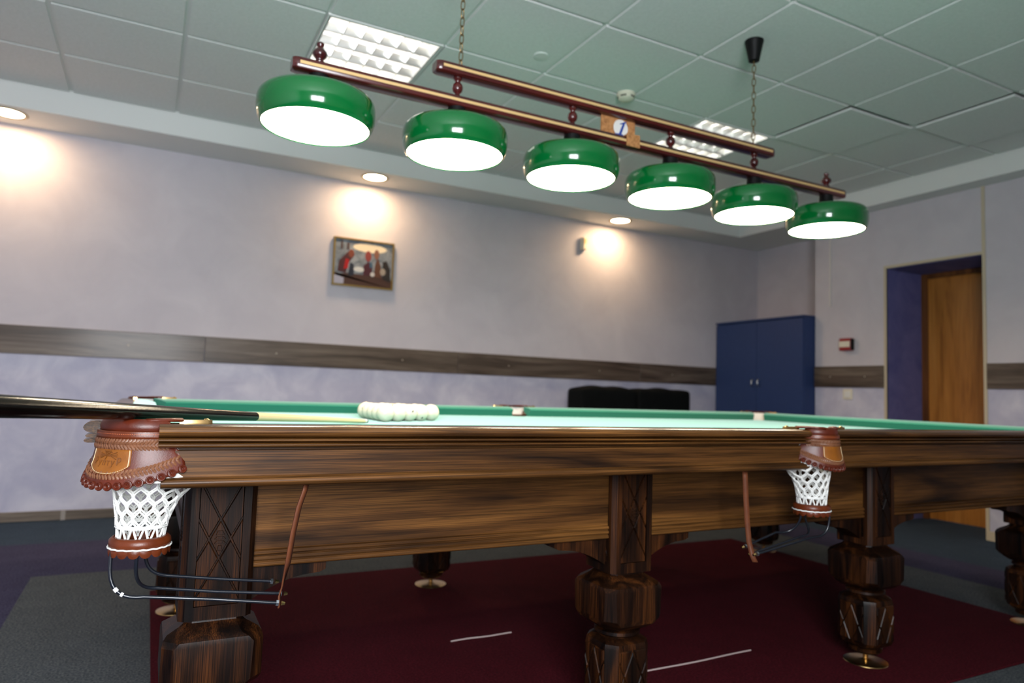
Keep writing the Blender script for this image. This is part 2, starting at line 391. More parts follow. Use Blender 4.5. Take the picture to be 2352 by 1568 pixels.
# ------------------------------------------------------------------ ceiling tiles
GX, GY = .6485, -.3443
b = MB().box(XL-T, XA+T, YF-T, YB+T, 2.85, 2.90)
for k in range(-9, 6):
    x = GX+.6*k
    if XL < x < FX: b.box(x-.014, x+.014, YF, FY, ZC+.012, ZC+.03)
for k in range(-8, 7):
    y = GY+.6*k
    if YF < y < FY: b.box(XL, FX, y-.014, y+.014, ZC+.0125, ZC+.029)
ceil = struct(b.build('ceiling', m_tbar)); ceil['label'] = 'suspended ceiling of square pale panels'
tile_me = MB().box(-.288, .288, -.288, .288, 0, .014).mesh('tile'); tile_me.materials.append(m_tile)
def cuts(o, lo, hi):
    k = math.floor((lo-o)/.6); out = []
    while o+.6*k < hi:
        a, c = max(lo, o+.6*k), min(hi, o+.6*(k+1))
        if c-a > .05: out.append((a, c, c-a > .59))
        k += 1
    return out
FIX = [(-1.1515, .8557), (1.2485, .8557)]
low = {(1.2485, .2557): .012, (1.8485, -.3443): .012}
holes = []
for x0, x1, fx in cuts(GX, XL, FX):
    for y0, y1, fy in cuts(GY, YF, FY):
        if any(abs(x0-a) < .02 and abs(y0-c) < .02 for a, c in FIX): continue
        t = bpy.data.objects.new('tile', tile_me); C.objects.link(t); t.parent = ceil
        dz = 0
        for (a, c), d in low.items():
            if abs(x0-a-.6) < .3 and abs(y0-c) < .02: dz = d
        t.location = ((x0+x1)/2, (y0+y1)/2, ZC-dz)
        t.scale = ((x1-x0-.024)/.576, (y1-y0-.024)/.576, 1)
# troffers
def troffer(x0, y0, label, group):
    r = empty('ceiling_light', (x0+.3, y0+.3, ZC-.004), label, 'light', group)
    z = .0
    b = MB()
    for (a, c, d, e_) in ((-.298, .298, -.298, -.282), (-.298, .298, .282, .298), (-.298, -.282, -.282, .282), (.282, .298, -.282, .282)): b.box(a, c, d, e_, 0, .012)
    b.build('frame', m_house, r)
    b = MB(); H_ = .0085
    b.box(-.285, .285, -.285, .285, H_+.072, H_+.076)
    for (a, c, d, e_) in ((-.288, .288, -.288, -.284), (-.288, .288, .284, .288), (-.288, -.284, -.284, .284), (.284, .288, -.284, .284)): b.box(a, c, d, e_, .0, H_+.075)
    b.build('housing', m_house, r)
    for i in range(4):
        y = -.2115+.141*i
        t = MB().tube([(-.27, y, .058), (.27, y, .058)], .013, 10); t.build('tube', m_tube, r, 1.0)
    for i in range(3):
        y = -.141+.141*i
        MB().prism([(y-.004, 0), (y+.004, 0), (y+.018, .040), (y-.018, .040)], lambda a, c: (-.283, a, c), lambda a, c: (.283, a, c)).build('louver', m_alu, r)
    for i in range(5):
        x = -.283+.566*(i+1)/6
        for j in range(4):
            yc = -.2115+.141*j
            MB().prism([(x-.002, .004), (x+.002, .004), (x+.009, .036), (x-.009, .036)], lambda a, c: (a, yc-.063, c), lambda a, c: (a, yc+.063, c)).build('blade', m_alu, r)
    return r
FL = ['square louvred ceiling light above the near end of the lamp bar', 'square louvred ceiling light behind the sign with number 1']
for (a, c), l in zip(FIX, FL): troffer(a, c, l, 'louvred ceiling lights')
# detector and disc
d = empty('smoke_detector', (.60, .83, ZC), 'white round smoke detector on the ceiling grid', 'detector')
MB().lathe([(.055, 0), (.055, -.012), (.048, -.02), (.048, -.03), (.03, -.042), (.001, -.044)], n=24).build('body', m_cream, d, .7)
for k in range(5):
    a = 2*PI*k/5; MB().obox((.0475*math.cos(a), .0475*math.sin(a), -.025), Vector((-math.sin(a), math.cos(a), 0))*.017, Vector((math.cos(a), math.sin(a), 0))*.002, Vector((0, 0, .0035))).build('slot', m_black, d)
tag(MB().lathe([(.001, -.006), (.035, -.006), (.04, 0)], -.068, .683, 24, True, ZC).build('access_cap', plain('cap_green', rgb(222, 224, 221), .6), None, .7), 'small pale round cap on a ceiling panel', 'cap')
# recessed spots in the soffit
for X, nm in ((-2.692, 'warm recessed spotlight in the soffit, the one farthest from the blue cabinet'), (-.34, 'warm recessed spotlight in the soffit above the framed picture'), (2.015, 'warm recessed spotlight in the soffit beside the motion sensor')):
    r = empty('recessed_spotlight', (X, 2.80, ZS), nm, 'light', 'recessed soffit spotlights')
    MB().lathe([(.085, 0), (.105, 0), (.108, -.004), (.10, -.009), (.085, -.006)], n=32, caps=False).build('bezel', m_bead, r, .7)
    MB().lathe([(.001, -.004), (.05, -.0045), (.085, -.003)], n=32, caps=False).build('lens', m_spotglow, r, .7)
    l = bpy.data.lights.new('spot_beam', 'AREA'); l.shape = 'DISK'; l.size = .15; l.energy = SPOT_W; l.color = (1, .66, .36)
    lo = bpy.data.objects.new('spot_beam', l); C.objects.link(lo); lo.parent = r; lo.location = (0, 0, -.012)

# ------------------------------------------------------------------ rug
b = MB(); RX0, RX1, RY0, RY1 = -1.743, 1.728, -.985, 1.075
b.box(RX0, RX1, RY0, RY1, .0005, .008)
rug = tag(b.build('rug', m_rug, None, bevel=.003), 'dark red rug lying under the billiard table', 'rug')
def seam(p, q):
    b = MB(); n = 14; pts = []
    for i in range(n+1):
        t = i/n; pts.append((lerp(p[0], q[0], t), lerp(p[1], q[1], t)+.0025*math.sin(9*t+p[0]), .0095))
    b.tube(pts, .0026, 6).build('seam', m_seam, rug)
seam((-.40, -.516), (.246, -.508)); seam((-.753, -.003), (-.499, -.005))

# ================================================================== BILLIARD TABLE
table = empty('billiard_table', (0, 0, 0), 'carved dark wood billiard table with green cloth and leather pockets', 'table')
FXX, FYY, CL, NZ, RT = 1.775, .8875, .808, .842, .857
W = .137
# bed
def bed_poly():
    a, c, k = FXX+.05, FYY+.05, .10
    p = [(-a+k, -c), (-.045, -c), (-.035, -c+.04), (.035, -c+.04), (.045, -c), (a-k, -c), (a, -c+k), (a, c-k), (a-k, c), (.045, c), (.035, c-.04), (-.035, c-.04), (-.045, c), (-a+k, c), (-a, c-k), (-a, -c+k)]
    return p
b = MB(); b.prism(bed_poly(), lambda x, y: (x, y, .765), lambda x, y: (x, y, CL)); b.build('bed', m_cloth, table)
# rails: profile in (u outward from the nose line, z)
wood_prof = [(.072, RT), (.116, RT), (.124, RT-.0012), (.1305, RT-.0040), (.1350, RT-.0085), (.1368, RT-.0130), (.1350, RT-.0175), (.1300, RT-.0212), (.1200, RT-.0232), (.1140, RT-.0246),
             (.1255, RT-.0256), (.1315, RT-.0272), (.1325, RT-.0292), (.1300, RT-.0312), (.1220, RT-.0326), (.1165, RT-.0338), (.1275, RT-.0346), (.1335, RT-.0362), (.1345, RT-.0383), (.1325, RT-.0405), (.128, RT-.042), (.06, RT-.042), (.06, RT-.02)]
cush_prof = [(0, NZ), (.003, NZ+.003), (.03, RT-.004), (.0725, RT+.0006), (.0725, RT-.02), (.03, CL-.002), (.022, CL-.002), (.004, NZ-.006)]
def rail_obj(axis, sgn, a, c, mat, ja=.0, jc=.0, oa=0, oc=0):
    # axis 'x': long rail at Y = sgn*(FYY+u), from X=a to c
    base = FYY if axis == 'x' else FXX
    def pt(t, u, z): return (t, sgn*(base+u), z) if axis == 'x' else (sgn*(base+u), t, z)
    o = MB().prism(wood_prof, lambda u, z: pt(a, u, z), lambda u, z: pt(c, u, z)).build('rail', mat, table, .62)
    def sh(u, j): return j*(1-min(u/.07, 1))
    cu = MB().prism(cush_prof, lambda u, z: pt(a+oa+sh(u, ja), u, z), lambda u, z: pt(c-oc-sh(u, jc), u, z)).build('cushion', m_cushion, o, .6)
    return o
A = -.009
XE = FXX-A; YE = FYY-A
G = .060
for s in (-1, 1):
    rail_obj('x', s, -XE, -G, m_rail, .05, .008, 0, -.013); rail_obj('x', s, G, XE, m_rail, .008, .05, -.013, 0)
    rail_obj('y', s, -YE, YE, m_railY, .05, .05)
# frieze below the rails with its rounded lower moulding
def frieze(axis, sgn, a, c, mat):
    base = FYY if axis == 'x' else FXX
    def pt(t, u, z): return (t, sgn*(base+u), z) if axis == 'x' else (sgn*(base+u), t, z)
    ap = MB().prism([(.088, .742), (.1125, .742), (.1125, .8075), (.100, .8085), (.100, .8155), (.088, .8155)], lambda u, z: pt(a, u, z), lambda u, z: pt(c, u, z)).build('frieze', mat, table)
    pr = [(.095, .7385)]+[(.1125+.0165*math.cos(t), .7485+.0105*math.sin(t)) for t in linspace(-PI/2*.95, PI/2, 9)]+[(.095, .759)]
    MB().prism(pr, lambda u, z: pt(a-.012, u, z), lambda u, z: pt(c+.012, u, z)).build('moulding', mat, ap, .6)
for s in (-1, 1):
    frieze('x', s, -1.764, 1.764, m_apron); frieze('y', s, -.879, .879, m_apronY)
# beams with reeded lower edge
def beam(axis, sgn, base, a, c, mat):
    def pt(t, u, z): return (t, sgn*(base+u), z) if axis == 'x' else (sgn*(base+u), t, z)
    pr = [(-.04, .53), (.0, .53)]
    for k in range(3):
        z0 = .531+.0125*k
        pr += [(.002+.0055*math.sin(t), z0+.00575-.00575*math.cos(t)) for t in linspace(.15, PI-.15, 6)]
    pr += [(.0, .5695), (.0, .766), (-.04, .766)]
    return MB().prism(pr, lambda u, z: pt(a, u, z), lambda u, z: pt(c, u, z)).build('beam', mat, table, .5)
for s in (-1, 1):
    beam('x', s, .787, -1.66, 1.66, m_beam); beam('y', s, 1.70, -.745, .745, m_beamY)

# --- legs
def clip(poly, n, d):   # keep n.p <= d
    out = []
    for i in range(len(poly)):
        p, q = poly[i], poly[(i+1) % len(poly)]
        a = n[0]*p[0]+n[1]*p[1]-d; c = n[0]*q[0]+n[1]*q[1]-d
        if a <= 0: out.append(p)
        if (a < 0 < c) or (c < 0 < a):
            t = a/(a-c); out.append((lerp(p[0], q[0], t), lerp(p[1], q[1], t)))
    return out
def split(polys, p0, p1, g):
    dx, dy = p1[0]-p0[0], p1[1]-p0[1]; l = math.hypot(dx, dy); n = (-dy/l, dx/l); d = n[0]*p0[0]+n[1]*p0[1]
    out = []
    for P in polys:
        for nn, dd in ((n, d-g/2), ((-n[0], -n[1]), -d-g/2)):
            q = clip(P, nn, dd)
            if len(q) > 2: out.append(q)
    return out
def lattice(mb, polys, fn, depth, ins):
    for P in polys:
        cx = sum(p[0] for p in P)/len(P); cy = sum(p[1] for p in P)/len(P)
        rad = max(min(math.hypot(p[0]-cx, p[1]-cy) for p in P), 1e-4); k = max(1-ins/rad, .3)
        n = len(P); lo = [fn(p[0], p[1], 0) for p in P]; mi = [fn(p[0], p[1], depth*.55) for p in P]
        hi = [fn(cx+(p[0]-cx)*k, cy+(p[1]-cy)*k, depth) for p in P]
        fs = [(i, (i+1) % n, n+(i+1) % n, n+i) for i in range(n)]+[(n+i, n+(i+1) % n, 2*n+(i+1) % n, 2*n+i) for i in range(n)]+[tuple(range(2*n, 3*n))]
        mb.add(lo+mi+hi, fs)
S2 = .0725
def face_fn(k, off):
    # k-th side of a square post, (s along the side, z, depth outward)
    a = k*PI/2; nx, ny = math.sin(a), -math.cos(a); tx, ty = math.cos(a), math.sin(a)
    return lambda s, z, d: (nx*(off+d)+tx*s, ny*(off+d)+ty*s, z)
def make_leg():
    # shaft: core with recessed faces plus corner stiles
    b = MB(); c = .012; core = S2-.010
    b.box(-core, core, -core, core, .436, .765)
    for sx in (-1, 1):
        for sy in (-1, 1):
            q = [(S2-.028, S2-.028), (S2, S2-.028), (S2, S2-c), (S2-c, S2), (S2-.028, S2)]
            q = [(sx*x, sy*y) for x, y in q]
            b.prism(q, lambda x, y: (x, y, .436), lambda x, y: (x, y, .765))
    for k in range(4):
        f = face_fn(k, 0)
        for z0, z1 in ((.436, .464), (.745, .765)):
            q = [(-S2+.028, z0), (S2-.028, z0), (S2-.028, z1), (-S2+.028, z1)]
            b.add([f(x, z, core-.001) for x, z in q]+[f(x, z, S2) for x, z in q], [(0,1,5,4),(1,2,6,5),(2,3,7,6),(3,0,4,7),(4,5,6,7)])
    # rounded shoulders at the bottom
    b.add([], [])
    leg = b.build('leg', m_leg, None, .6)
    # carved panels
    hw = S2-.0285
    for k in range(4):
        f0 = face_fn(k, core); b = MB()
        polys = [[(-hw, .4645), (hw, .4645), (hw, .7445), (-hw, .7445)]]
        for sg in (-1, 1):
            for zc in (.644, .562):
                polys = split(polys, (0, zc), (sg*.05, zc+.095), .0032)
        lattice(b, polys, f0, .0075, .0014)
        # small lozenge ornament in the middle
        for z0, z1, w_ in ((.612, .621, .009), (.603, .609, .012), (.594, .600, .012), (.578, .590, .006)):
            P = [(-w_, z0), (w_, z0), (w_*.55, z1), (-w_*.55, z1)]
            lattice(b, [P], face_fn(k, core+.0068), .004, .001)
        b.build('carved_panel', m_leg, leg)
    # capital block: chamfered square with sloping top and bottom
    def oct_(w, ch): return [(w, -w+ch), (w, w-ch), (w-ch, w), (-w+ch, w), (-w, w-ch), (-w, -w+ch), (-w+ch, -w), (w-ch, -w)]
    b = MB(); lv = [(.056, .012, .4355), (.058, .014, .428), (.066, .020, .421), (.090, .036, .408), (.097, .030, .401), (.0995, .022, .390), (.0995, .026, .312), (.096, .040, .296), (.074, .030, .280), (.060, .02, .276)]
    vs = []
    for w_, ch, z in lv: vs += [(x, y, z) for x, y in oct_(w_, ch)]
    fs = [(j*8+i, j*8+(i+1) % 8, (j+1)*8+(i+1) % 8, (j+1)*8+i) for j in range(len(lv)-1) for i in range(8)]+[tuple(range(8)), tuple((len(lv)-1)*8+i for i in range(8))]
    b.add(vs, fs); cap = b.build('capital', m_leg, leg, .35, bevel=None)
    MB().lathe([(.058, .279), (.056, .272), (.066, .266), (.067, .258), (.058, .252), (.056, .246)], n=24).build('collar_ring', m_leg, leg, .6)
    # lower block
    b = MB(); lv = [(.050, .018, .250), (.062, .022, .246), (.0735, .028, .238), (.076, .028, .225), (.074, .028, .090), (.071, .028, .080), (.058, .022, .071), (.050, .02, .067)]
    vs = []
    for w_, ch, z in lv: vs += [(x, y, z) for x, y in oct_(w_, ch)]
    fs = [(j*8+i, j*8+(i+1) % 8, (j+1)*8+(i+1) % 8, (j+1)*8+i) for j in range(len(lv)-1) for i in range(8)]+[tuple(range(8)), tuple((len(lv)-1)*8+i for i in range(8))]
    b.add(vs, fs); lb = b.build('lower_block', m_leg, leg, .35)
    for k in range(4):
        b = MB(); polys = [[(-.046, .094), (.046, .094), (.046, .222), (-.046, .222)]]
        for sg in (-1, 1):
            for xc in (-.03, .03, -.09, .09):
                polys = split(polys, (xc, .155), (xc+sg*.03, .222), .004)
        lattice(b, polys, face_fn(k, .0742), .0055, .0022); b.build('carved_block_face', m_leg, leg)
    MB().lathe([(.05, .070), (.05, .066), (.056, .062), (.055, .052), (.046, .045), (.02, .042), (.012, .041)], n=20).build('pedestal', m_leg, leg, .6)
    MB().lathe([(.009, .044), (.009, .018), (.014, .0165), (.03, .0150), (.066, .0120), (.074, .0100), (.075, .0082), (.068, .0082)], n=32).build('foot_disc', m_brass, leg, .6)
    return leg
leg0 = make_leg(); leg0.parent = table
first = True
LX = (-1.650, -.547, .568, 1.675)
for sy in (-1, 1):
    for i, x in enumerate(LX):
        L = leg0 if first else copy_tree(leg0, table)
        first = False
        L.location = (x, sy*.745, 0)
        if (x+sy) % 2 > 1: pass
# curved brackets beside the legs under the beams
def bracket_poly(d):
    p = [(d*.066, .532), (d*.238, .532), (d*.238, .512), (d*.225, .506)]
    p += [(d*lerp(.205, .066, t), .504-.052*(t**1.8)) for t in linspace(0, 1, 8)]
    return p
for sy in (-1, 1):
    for i, x in enumerate(LX):
        for d in (-1, 1):
            if (i == 0 and d < 0) or (i == 3 and d > 0): continue
            y0 = sy*.745
            MB().prism(bracket_poly(d), lambda a, c: (x+a, y0-.033, c), lambda a, c: (x+a, y0+.033, c)).build('bracket', m_leg, table, .5)

# --- pockets
PC = Vector((-1.803, -.918, 0))           # centre of the near corner collar
PROF = [(.8625, .064), (.8632, .068), (.8618, .0725), (.857, .0765), (.850, .0785), (.844, .0775), (.8425, .0765)]
SKIRT = [(.8425, .0805), (.8395, .0815), (.828, .0815), (.815, .0815), (.803, .083), (.790, .0855), (.777, .0893), (.764, .0938), (.752, .0975), (.744, .0985)]
def prof_r(z, P=SKIRT):
    for (z0, r0), (z1, r1) in zip(P[:-1], P[1:]):
        if z1 <= z <= z0: return lerp(r0, r1, (z0-z)/(z0-z1))
    return P[0][1] if z > P[0][0] else P[-1][1]
class Pocket:
    """corner: dir0 is the outward diagonal; th in degrees"""
    def __init__(s, dir0, th_top, th_low, rs=1.0, flat=0): s.d, s.tt, s.tl, s.rs, s.flat = math.radians(dir0), th_top, th_low, rs, flat
    def zb(s, th): return .741+.032*(abs(th)/s.tl)**2
    def P(s, th, z, off=0.0):
        r = prof_r(z)*s.rs+off+.017*(abs(th)/s.tl)**4*min(1, max(0, (.835-z)/.03)); a = s.d+math.radians(th); return Vector((r*math.cos(a), r*math.sin(a), z))
    def frame(s, th, z):
        p = s.P(th, z); t = (s.P(th+.5, z)-p).normalized(); v = (s.P(th, z+.002)-s.P(th, z-.002)).normalized(); n = t.cross(v)
        if n.dot(Vector((p.x, p.y, 0))) < 0: n = -n
        return p, t, v, n.normalized()
def braid(mb, pk, th0, th1, zfun, half, pitch):
    arc = math.radians(1)*.09; n = int(abs(th1-th0)*arc/pitch)
    for i in range(n):
        th = lerp(th0, th1, (i+.5)/n)
        for sg in (-1, 1):
            z = zfun(th)+sg*half*.42; p, t, v, nn = pk.frame(th, z)
            d = (t*.62+v*sg*.78).normalized() if i % 2 == 0 else (t*.62+v*sg*.78).normalized()
            q = d.cross(nn).normalized(); c = p+nn*(.0022+.0006*(i % 2))
            L_, Wd = half*.78, pitch*.42
            vs = [c-d*L_, c-d*L_*.55+q*Wd+nn*.0006, c+d*L_*.55+q*Wd+nn*.0006, c+d*L_, c+d*L_*.55-q*Wd+nn*.0006, c-d*L_*.55-q*Wd+nn*.0006, c+nn*.0024, c-nn*.002]
            mb.add(vs, [(0,1,6),(1,2,6),(2,3,6),(3,4,6),(4,5,6),(5,0,6),(1,0,7),(2,1,7),(3,2,7),(4,3,7),(5,4,7),(0,5,7)])
def stitches(mb, pts, nrm, ln, wd, step=2):
    for i in range(0, len(pts)-1, step):
        a, c = Vector(pts[i]), Vector(pts[i+1]); n = Vector(nrm[i]); d = (c-a)
        if d.length < 1e-6: continue
        d.normalize(); q = d.cross(n).normalized(); mb.obox((a+c)/2+n*wd*.6, d*ln/2, q*wd*.5, n*wd*.5)
def net_mesh(c0, z0, rx0, ry0, c1, z1, r1, n, pull):
    """cords from an oval loop at z0 round c0 down to a ring at z1 round c1"""
    b = MB()
    def S(a, t):
        e = max(t, 0)**.85; t1 = max(1-t, 0)
        cx, cy = lerp(c0[0], c1[0], e), lerp(c0[1], c1[1], e)
        k = t*(1-t)*.010
        rx = lerp(rx0, r1, e)-k; ry = lerp(ry0, r1, e)-k
        ex = pull[0]*max(0, math.cos(a-pull[2]))**3*t1**2.5
        return Vector((cx+(rx+ex)*math.cos(a), cy+(ry+ex)*math.sin(a), lerp(z0, z1, t)+pull[1]*max(0, math.cos(a-pull[2]))**3*t1**2))
    rows = 5; da = 2*PI/n
    for k in range(n):
        for sg in (-1, 1):
            for dd in (-1, 1):
                pts = []
                for j in range(rows*5+1):
                    t = .82*j/(rows*5); u = j/5.
                    fr = u-math.floor(u); sw = fr-.16*math.sin(2*PI*fr)
                    a = da*(k+sg*.5*(math.floor(u)+sw))
                    p = S(a, t); nn = Vector((math.cos(a), math.sin(a), 0)); tg = Vector((-math.sin(a), math.cos(a), 0))
                    pts.append(p+tg*dd*.0023*(1-.45*math.cos(2*PI*fr))+nn*.0008*sg)
                b.tube(pts, .0019, 5)
    for k in range(n):
        for r in range(rows+1):
            a = da*(k+(.5 if r % 2 else 0)); t = .82*r/rows; p = S(a, t); b.sphere(p, .0037, 6, 4, (1, 1, .6))
    for t in (.82,):
        for dz in (0, .0035): b.tube([S(2*PI*i/48, t)+Vector((math.cos(2*PI*i/48), math.sin(2*PI*i/48), 0))*.001+Vector((0, 0, dz)) for i in range(48)], .0018, 5, True)
    for k in range(n):
        a0 = da*k; 
        for sg in (-1, 1): b.tube([S(a0+sg*.04, .82), S(a0+sg*da*.22, .90), S(a0+sg*da*.44, 1.0), S(a0+sg*da*.46, 1.04)], .0021, 5)
    return b
def rosette_mesh():
    return MB().lathe([(.0016, .0002), (.0022, .0018), (.0034, .0026), (.0042, .0016), (.0048, .0014), (.0060, .0030), (.0072, .0028), (.0080, .0012), (.0080, -.001)], n=18, caps=False).mesh('rosette', .9)
ROS = rosette_mesh(); ROS.materials.append(m_leather)
def text_mesh(body):
    cu = bpy.data.curves.new('txt', 'FONT'); cu.body = body; cu.align_x = 'CENTER'; cu.align_y = 'CENTER'; cu.extrude = .0; cu.offset = .018; cu.space_character = 1.3; cu.resolution_u = 2
    o = bpy.data.objects.new('txt', cu); C.objects.link(o); dg = bpy.context.evaluated_depsgraph_get()
    me = bpy.data.meshes.new_from_object(o.evaluated_get(dg)); bpy.data.objects.remove(o); bpy.data.curves.remove(cu)
    vs = [v.co.copy() for v in me.vertices]; fs = [tuple(p.vertices) for p in me.polygons]; bpy.data.meshes.remove(me)
    return vs, fs
def make_pocket(pk, center, ring_c, rods, strap_pts, liner_half, badge=True, letters=True, zring=.612, net=None):
    """builds a leather pocket around local origin = center"""
    ths = linspace(-pk.tl, pk.tl, 57)
    # collar skirt (leather)
    def low(th, j):
        zt = SKIRT[0][0] if abs(th) <= pk.tt else lerp(SKIRT[0][0], .806, min((abs(th)-pk.tt)/(pk.tl-pk.tt)*2.2, 1))
        z = lerp(zt, pk.zb(th), j); return pk.P(th, z)
    b = MB(); b.grid(low, ths, linspace(0, 1, 16))
    col = b.build('pocket_collar', m_leather, table, 1.0, center, solid=.004); col['label'] = 'brown leather pocket with braided trim and net'
    # rolled top band
    tt = linspace(-pk.tt, pk.tt, 41); b = MB()
    def top(th, j):
        z, r = PROF[j]; a = pk.d+math.radians(th); return Vector((r*pk.rs*math.cos(a), r*pk.rs*math.sin(a), z))
    b.grid(top, tt, list(range(len(PROF)))); b.build('top_band', m_leather, col, 1.0, solid=.003)
    # stitching under the fold
    b = MB(); tv = linspace(-pk.tt*.95, pk.tt*.95, 110); pts = [pk.P(t, .8375, .002) for t in tv]; nr = [pk.frame(t, .8375)[3] for t in tv]
    stitches(b, pts, nr, .0021, .0007); b.build('stitching', m_thread_o, col)
    b = MB(); b.grid(lambda th, z: pk.P(th, z, .0018), tt, [.8425, .8415, .8400, .8330, .829]); b.build('fold_band', m_leather2, col, 1.0, solid=.002)
    # braids
    b = MB(); braid(b, pk, -pk.tt*.93, pk.tt*.93, lambda th: .8185, .0108, .0064); b.build('braid', m_braid, col)
    b = MB(); braid(b, pk, -pk.tl*.95, pk.tl*.95, lambda th: pk.zb(th)+.0225, .0082, .0062); b.build('braid', m_braid, col)
    # scalloped rosettes on the lower edge
    n = 17
    for i in range(n):
        th = lerp(-pk.tl*.96, pk.tl*.96, i/(n-1)); z = pk.zb(th)+.0035; p, t, v, nn = pk.frame(th, z)
        o = bpy.data.objects.new('rosette', ROS); C.objects.link(o); o.parent = col
        mt = Matrix((t, v, nn)).transposed().to_4x4(); mt.translation = p+nn*.0022; o.matrix_local = mt
        k = .0175/(pk.P(th+1, z)-pk.P(th, z)).length
    if badge:
        hw = 28/pk.rs
        def bz(s): return .7655+.016*abs(s)**2.4
        def bp(s, j): return pk.P(s*hw+1.5, lerp(.8095, bz(s), j), .0030)
        bd = MB().grid(bp, linspace(-1, 1, 25), linspace(0, 1, 10)).build('badge', m_badge, col, 1.0, solid=.0022)
        b = MB(); pts, nr = [], []
        for s, j in [(-.93, t) for t in linspace(.04, .96, 34)]+[(t, .955) for t in linspace(-.92, .92, 60)]+[(.93, t) for t in linspace(.96, .04, 34)]:
            pts.append(pk.P(s*hw+1.5, lerp(.8095, bz(s), j), .0042)); nr.append(pk.frame(s*hw, .79)[3])
        stitches(b, pts, nr, .0017, .0008); b.build('badge_stitching', m_thread, col)
        if letters:
            b = MB()
            def put(x, y, off): return pk.P(x/.0885*180/PI+1.5, y, off)
            def place(body, cx, cz, size, sx=1.0):
                vs, fs = text_mesh(body); k = len(vs)
                lo = [put(cx+v.x*size*sx, cz+v.y*size, .0040) for v in vs]; hi = [put(cx+v.x*size*sx, cz+v.y*size, .0050) for v in vs]
                b.add(lo+hi, [tuple(k+i for i in f) for f in fs])
                ed = {}
                for f in fs:
                    for i in range(len(f)):
                        e_ = (f[i], f[(i+1) % len(f)]); key = tuple(sorted(e_)); ed[key] = None if key in ed else e_
                b.add(lo+hi, [(e_[0], e_[1], e_[1]+k, e_[0]+k) for e_ in ed.values() if e_])
            sgn = 1
            place('\u0420', -.0255*sgn, .7885, .0165, .8); place('\u0443\u043f\u0442\u0443', -.001*sgn, .7862, .0150, .88); place('\u0420', .0235*sgn, .7878, .0175, .8)
            b.build('lettering', m_emboss, bd)
            b = MB()
            def ln(x0, z0, x1, z1, w_):
                a_, c_ = put(x0, z0, .0048), put(x1, z1, .0048); nn = pk.frame(0, .80)[3]; d_ = c_-a_; l_ = d_.length; d_.normalize(); q_ = d_.cross(nn).normalized()
                b.obox((a_+c_)/2, d_*l_/2, q_*w_, nn*.0009)
            for a_ in (-24, -8, 4, 18): ln(.002, .7995, .002+.017*math.cos(math.radians(a_)), .7995+.017*math.sin(math.radians(a_)), .0005)
            for a_ in (165, 178, 192, 205): ln(-.004, .7995, -.004+.014*math.cos(math.radians(a_)), .7995+.014*math.sin(math.radians(a_)), .0005)
            ln(-.002, .797, -.005, .7915, .0005)
            for k_ in range(4): ln(-.007+.0028*k_, .8065, .0015+.0026*k_-.004, .7975, .0005); ln(-.0055+.003*k_, .799+.002*k_, .0008+.0024*k_, .8045, .0005)
            ln(-.009, .807, .006, .807, .0005)
            b.build('emblem', m_emboss, bd)
    # inside lining
    b = MB(); b.grid(lambda th, z: pk.P(th, z, -.007), linspace(-pk.tl-12, pk.tl+12, 31), [.854, .84, .82, .80, .775, .75]); b.build('lining', m_liner, col, 1.0)
    rc = Vector((ring_c[0], ring_c[1], 0))
    # net, ring, cord
    net.build('net', m_net, col, 1.0)
    R0 = .0425
    b = MB(); b.lathe([(R0-.003, zring+.026), (R0, zring+.029), (R0+.006, zring+.0285), (R0+.0105, zring+.024), (R0+.0115, zring+.017), (R0+.0105, zring+.011), (R0+.009, zring+.010)], rc.x, rc.y, 40, False)
    for i in range(16):
        a0, a1 = 2*PI*i/16, 2*PI*(i+1)/16
        def sk(u, v):
            a = lerp(a0, a1, u); s_ = max(0, math.sin(PI*u))**.6; r = R0+.010+.0015*s_*math.sin(PI*v); return (rc.x+r*math.cos(a), rc.y+r*math.sin(a), zring+.0105-v*(.009+.007*s_))
        b.grid(sk, linspace(0, 1, 7), linspace(0, 1, 6))
    b.lathe([(R0-.004, zring+.006), (R0-.003, zring+.027)], rc.x, rc.y, 32, False)
    rg = b.build('ring', m_leather2, col, .9)
    b = MB(); b.tube([(rc.x+(R0+.0118)*math.cos(2*PI*i/60), rc.y+(R0+.0118)*math.sin(2*PI*i/60), zring+.0105+.0006*math.sin(i*PI/1.5)) for i in range(60)], .0017, 6, True); b.build('ring_cord', m_net, col, 1.0)
    for path in rods:
        b = MB(); b.tube(path, .0034, 10); o = b.build('rod', m_rod, col, 1.0)
        e_ = Vector(path[-1]); d_ = (e_-Vector(path[-2])).normalized(); q1 = d_.orthogonal().normalized(); q2 = d_.cross(q1)
        b = MB(); hexp = [(.0062*math.cos(PI/3*k), .0062*math.sin(PI/3*k)) for k in range(6)]
        b.prism(hexp, lambda x, y: e_-d_*.004+q1*x+q2*y, lambda x, y: e_+d_*.001+q1*x+q2*y); b.build('nut', m_steel, o)
        b = MB(); b.prism([(.8*x, .8*y) for x, y in hexp], lambda x, y: e_+d_*.006+q1*x+q2*y, lambda x, y: e_+d_*.0135+q1*x*.6+q2*y*.6); b.build('cap_nut', m_brass, o)
    if strap_pts:
        b = MB(); n = len(strap_pts); wv = Vector(strap_pts[0][1])
        def sp(i, j): return Vector(strap_pts[i][0])+Vector(strap_pts[i][1])*j
        b.grid(sp, list(range(n)), [-1, 1]); b.build('strap', m_strap, col, 1.0, solid=.0028)
    return col
def bez(p0, p1, p2, p3, n=10):
    p0, p1, p2, p3 = map(Vector, (p0, p1, p2, p3)); out = []
    for i in range(n+1):
        t = i/n; out.append(p0*(1-t)**3+p1*3*t*(1-t)**2+p2*3*t*t*(1-t)+p3*t**3)
    return out
def rel(p): return Vector(p)-PC
rc = Vector((-1.802, -.917, 0))
zr = .612
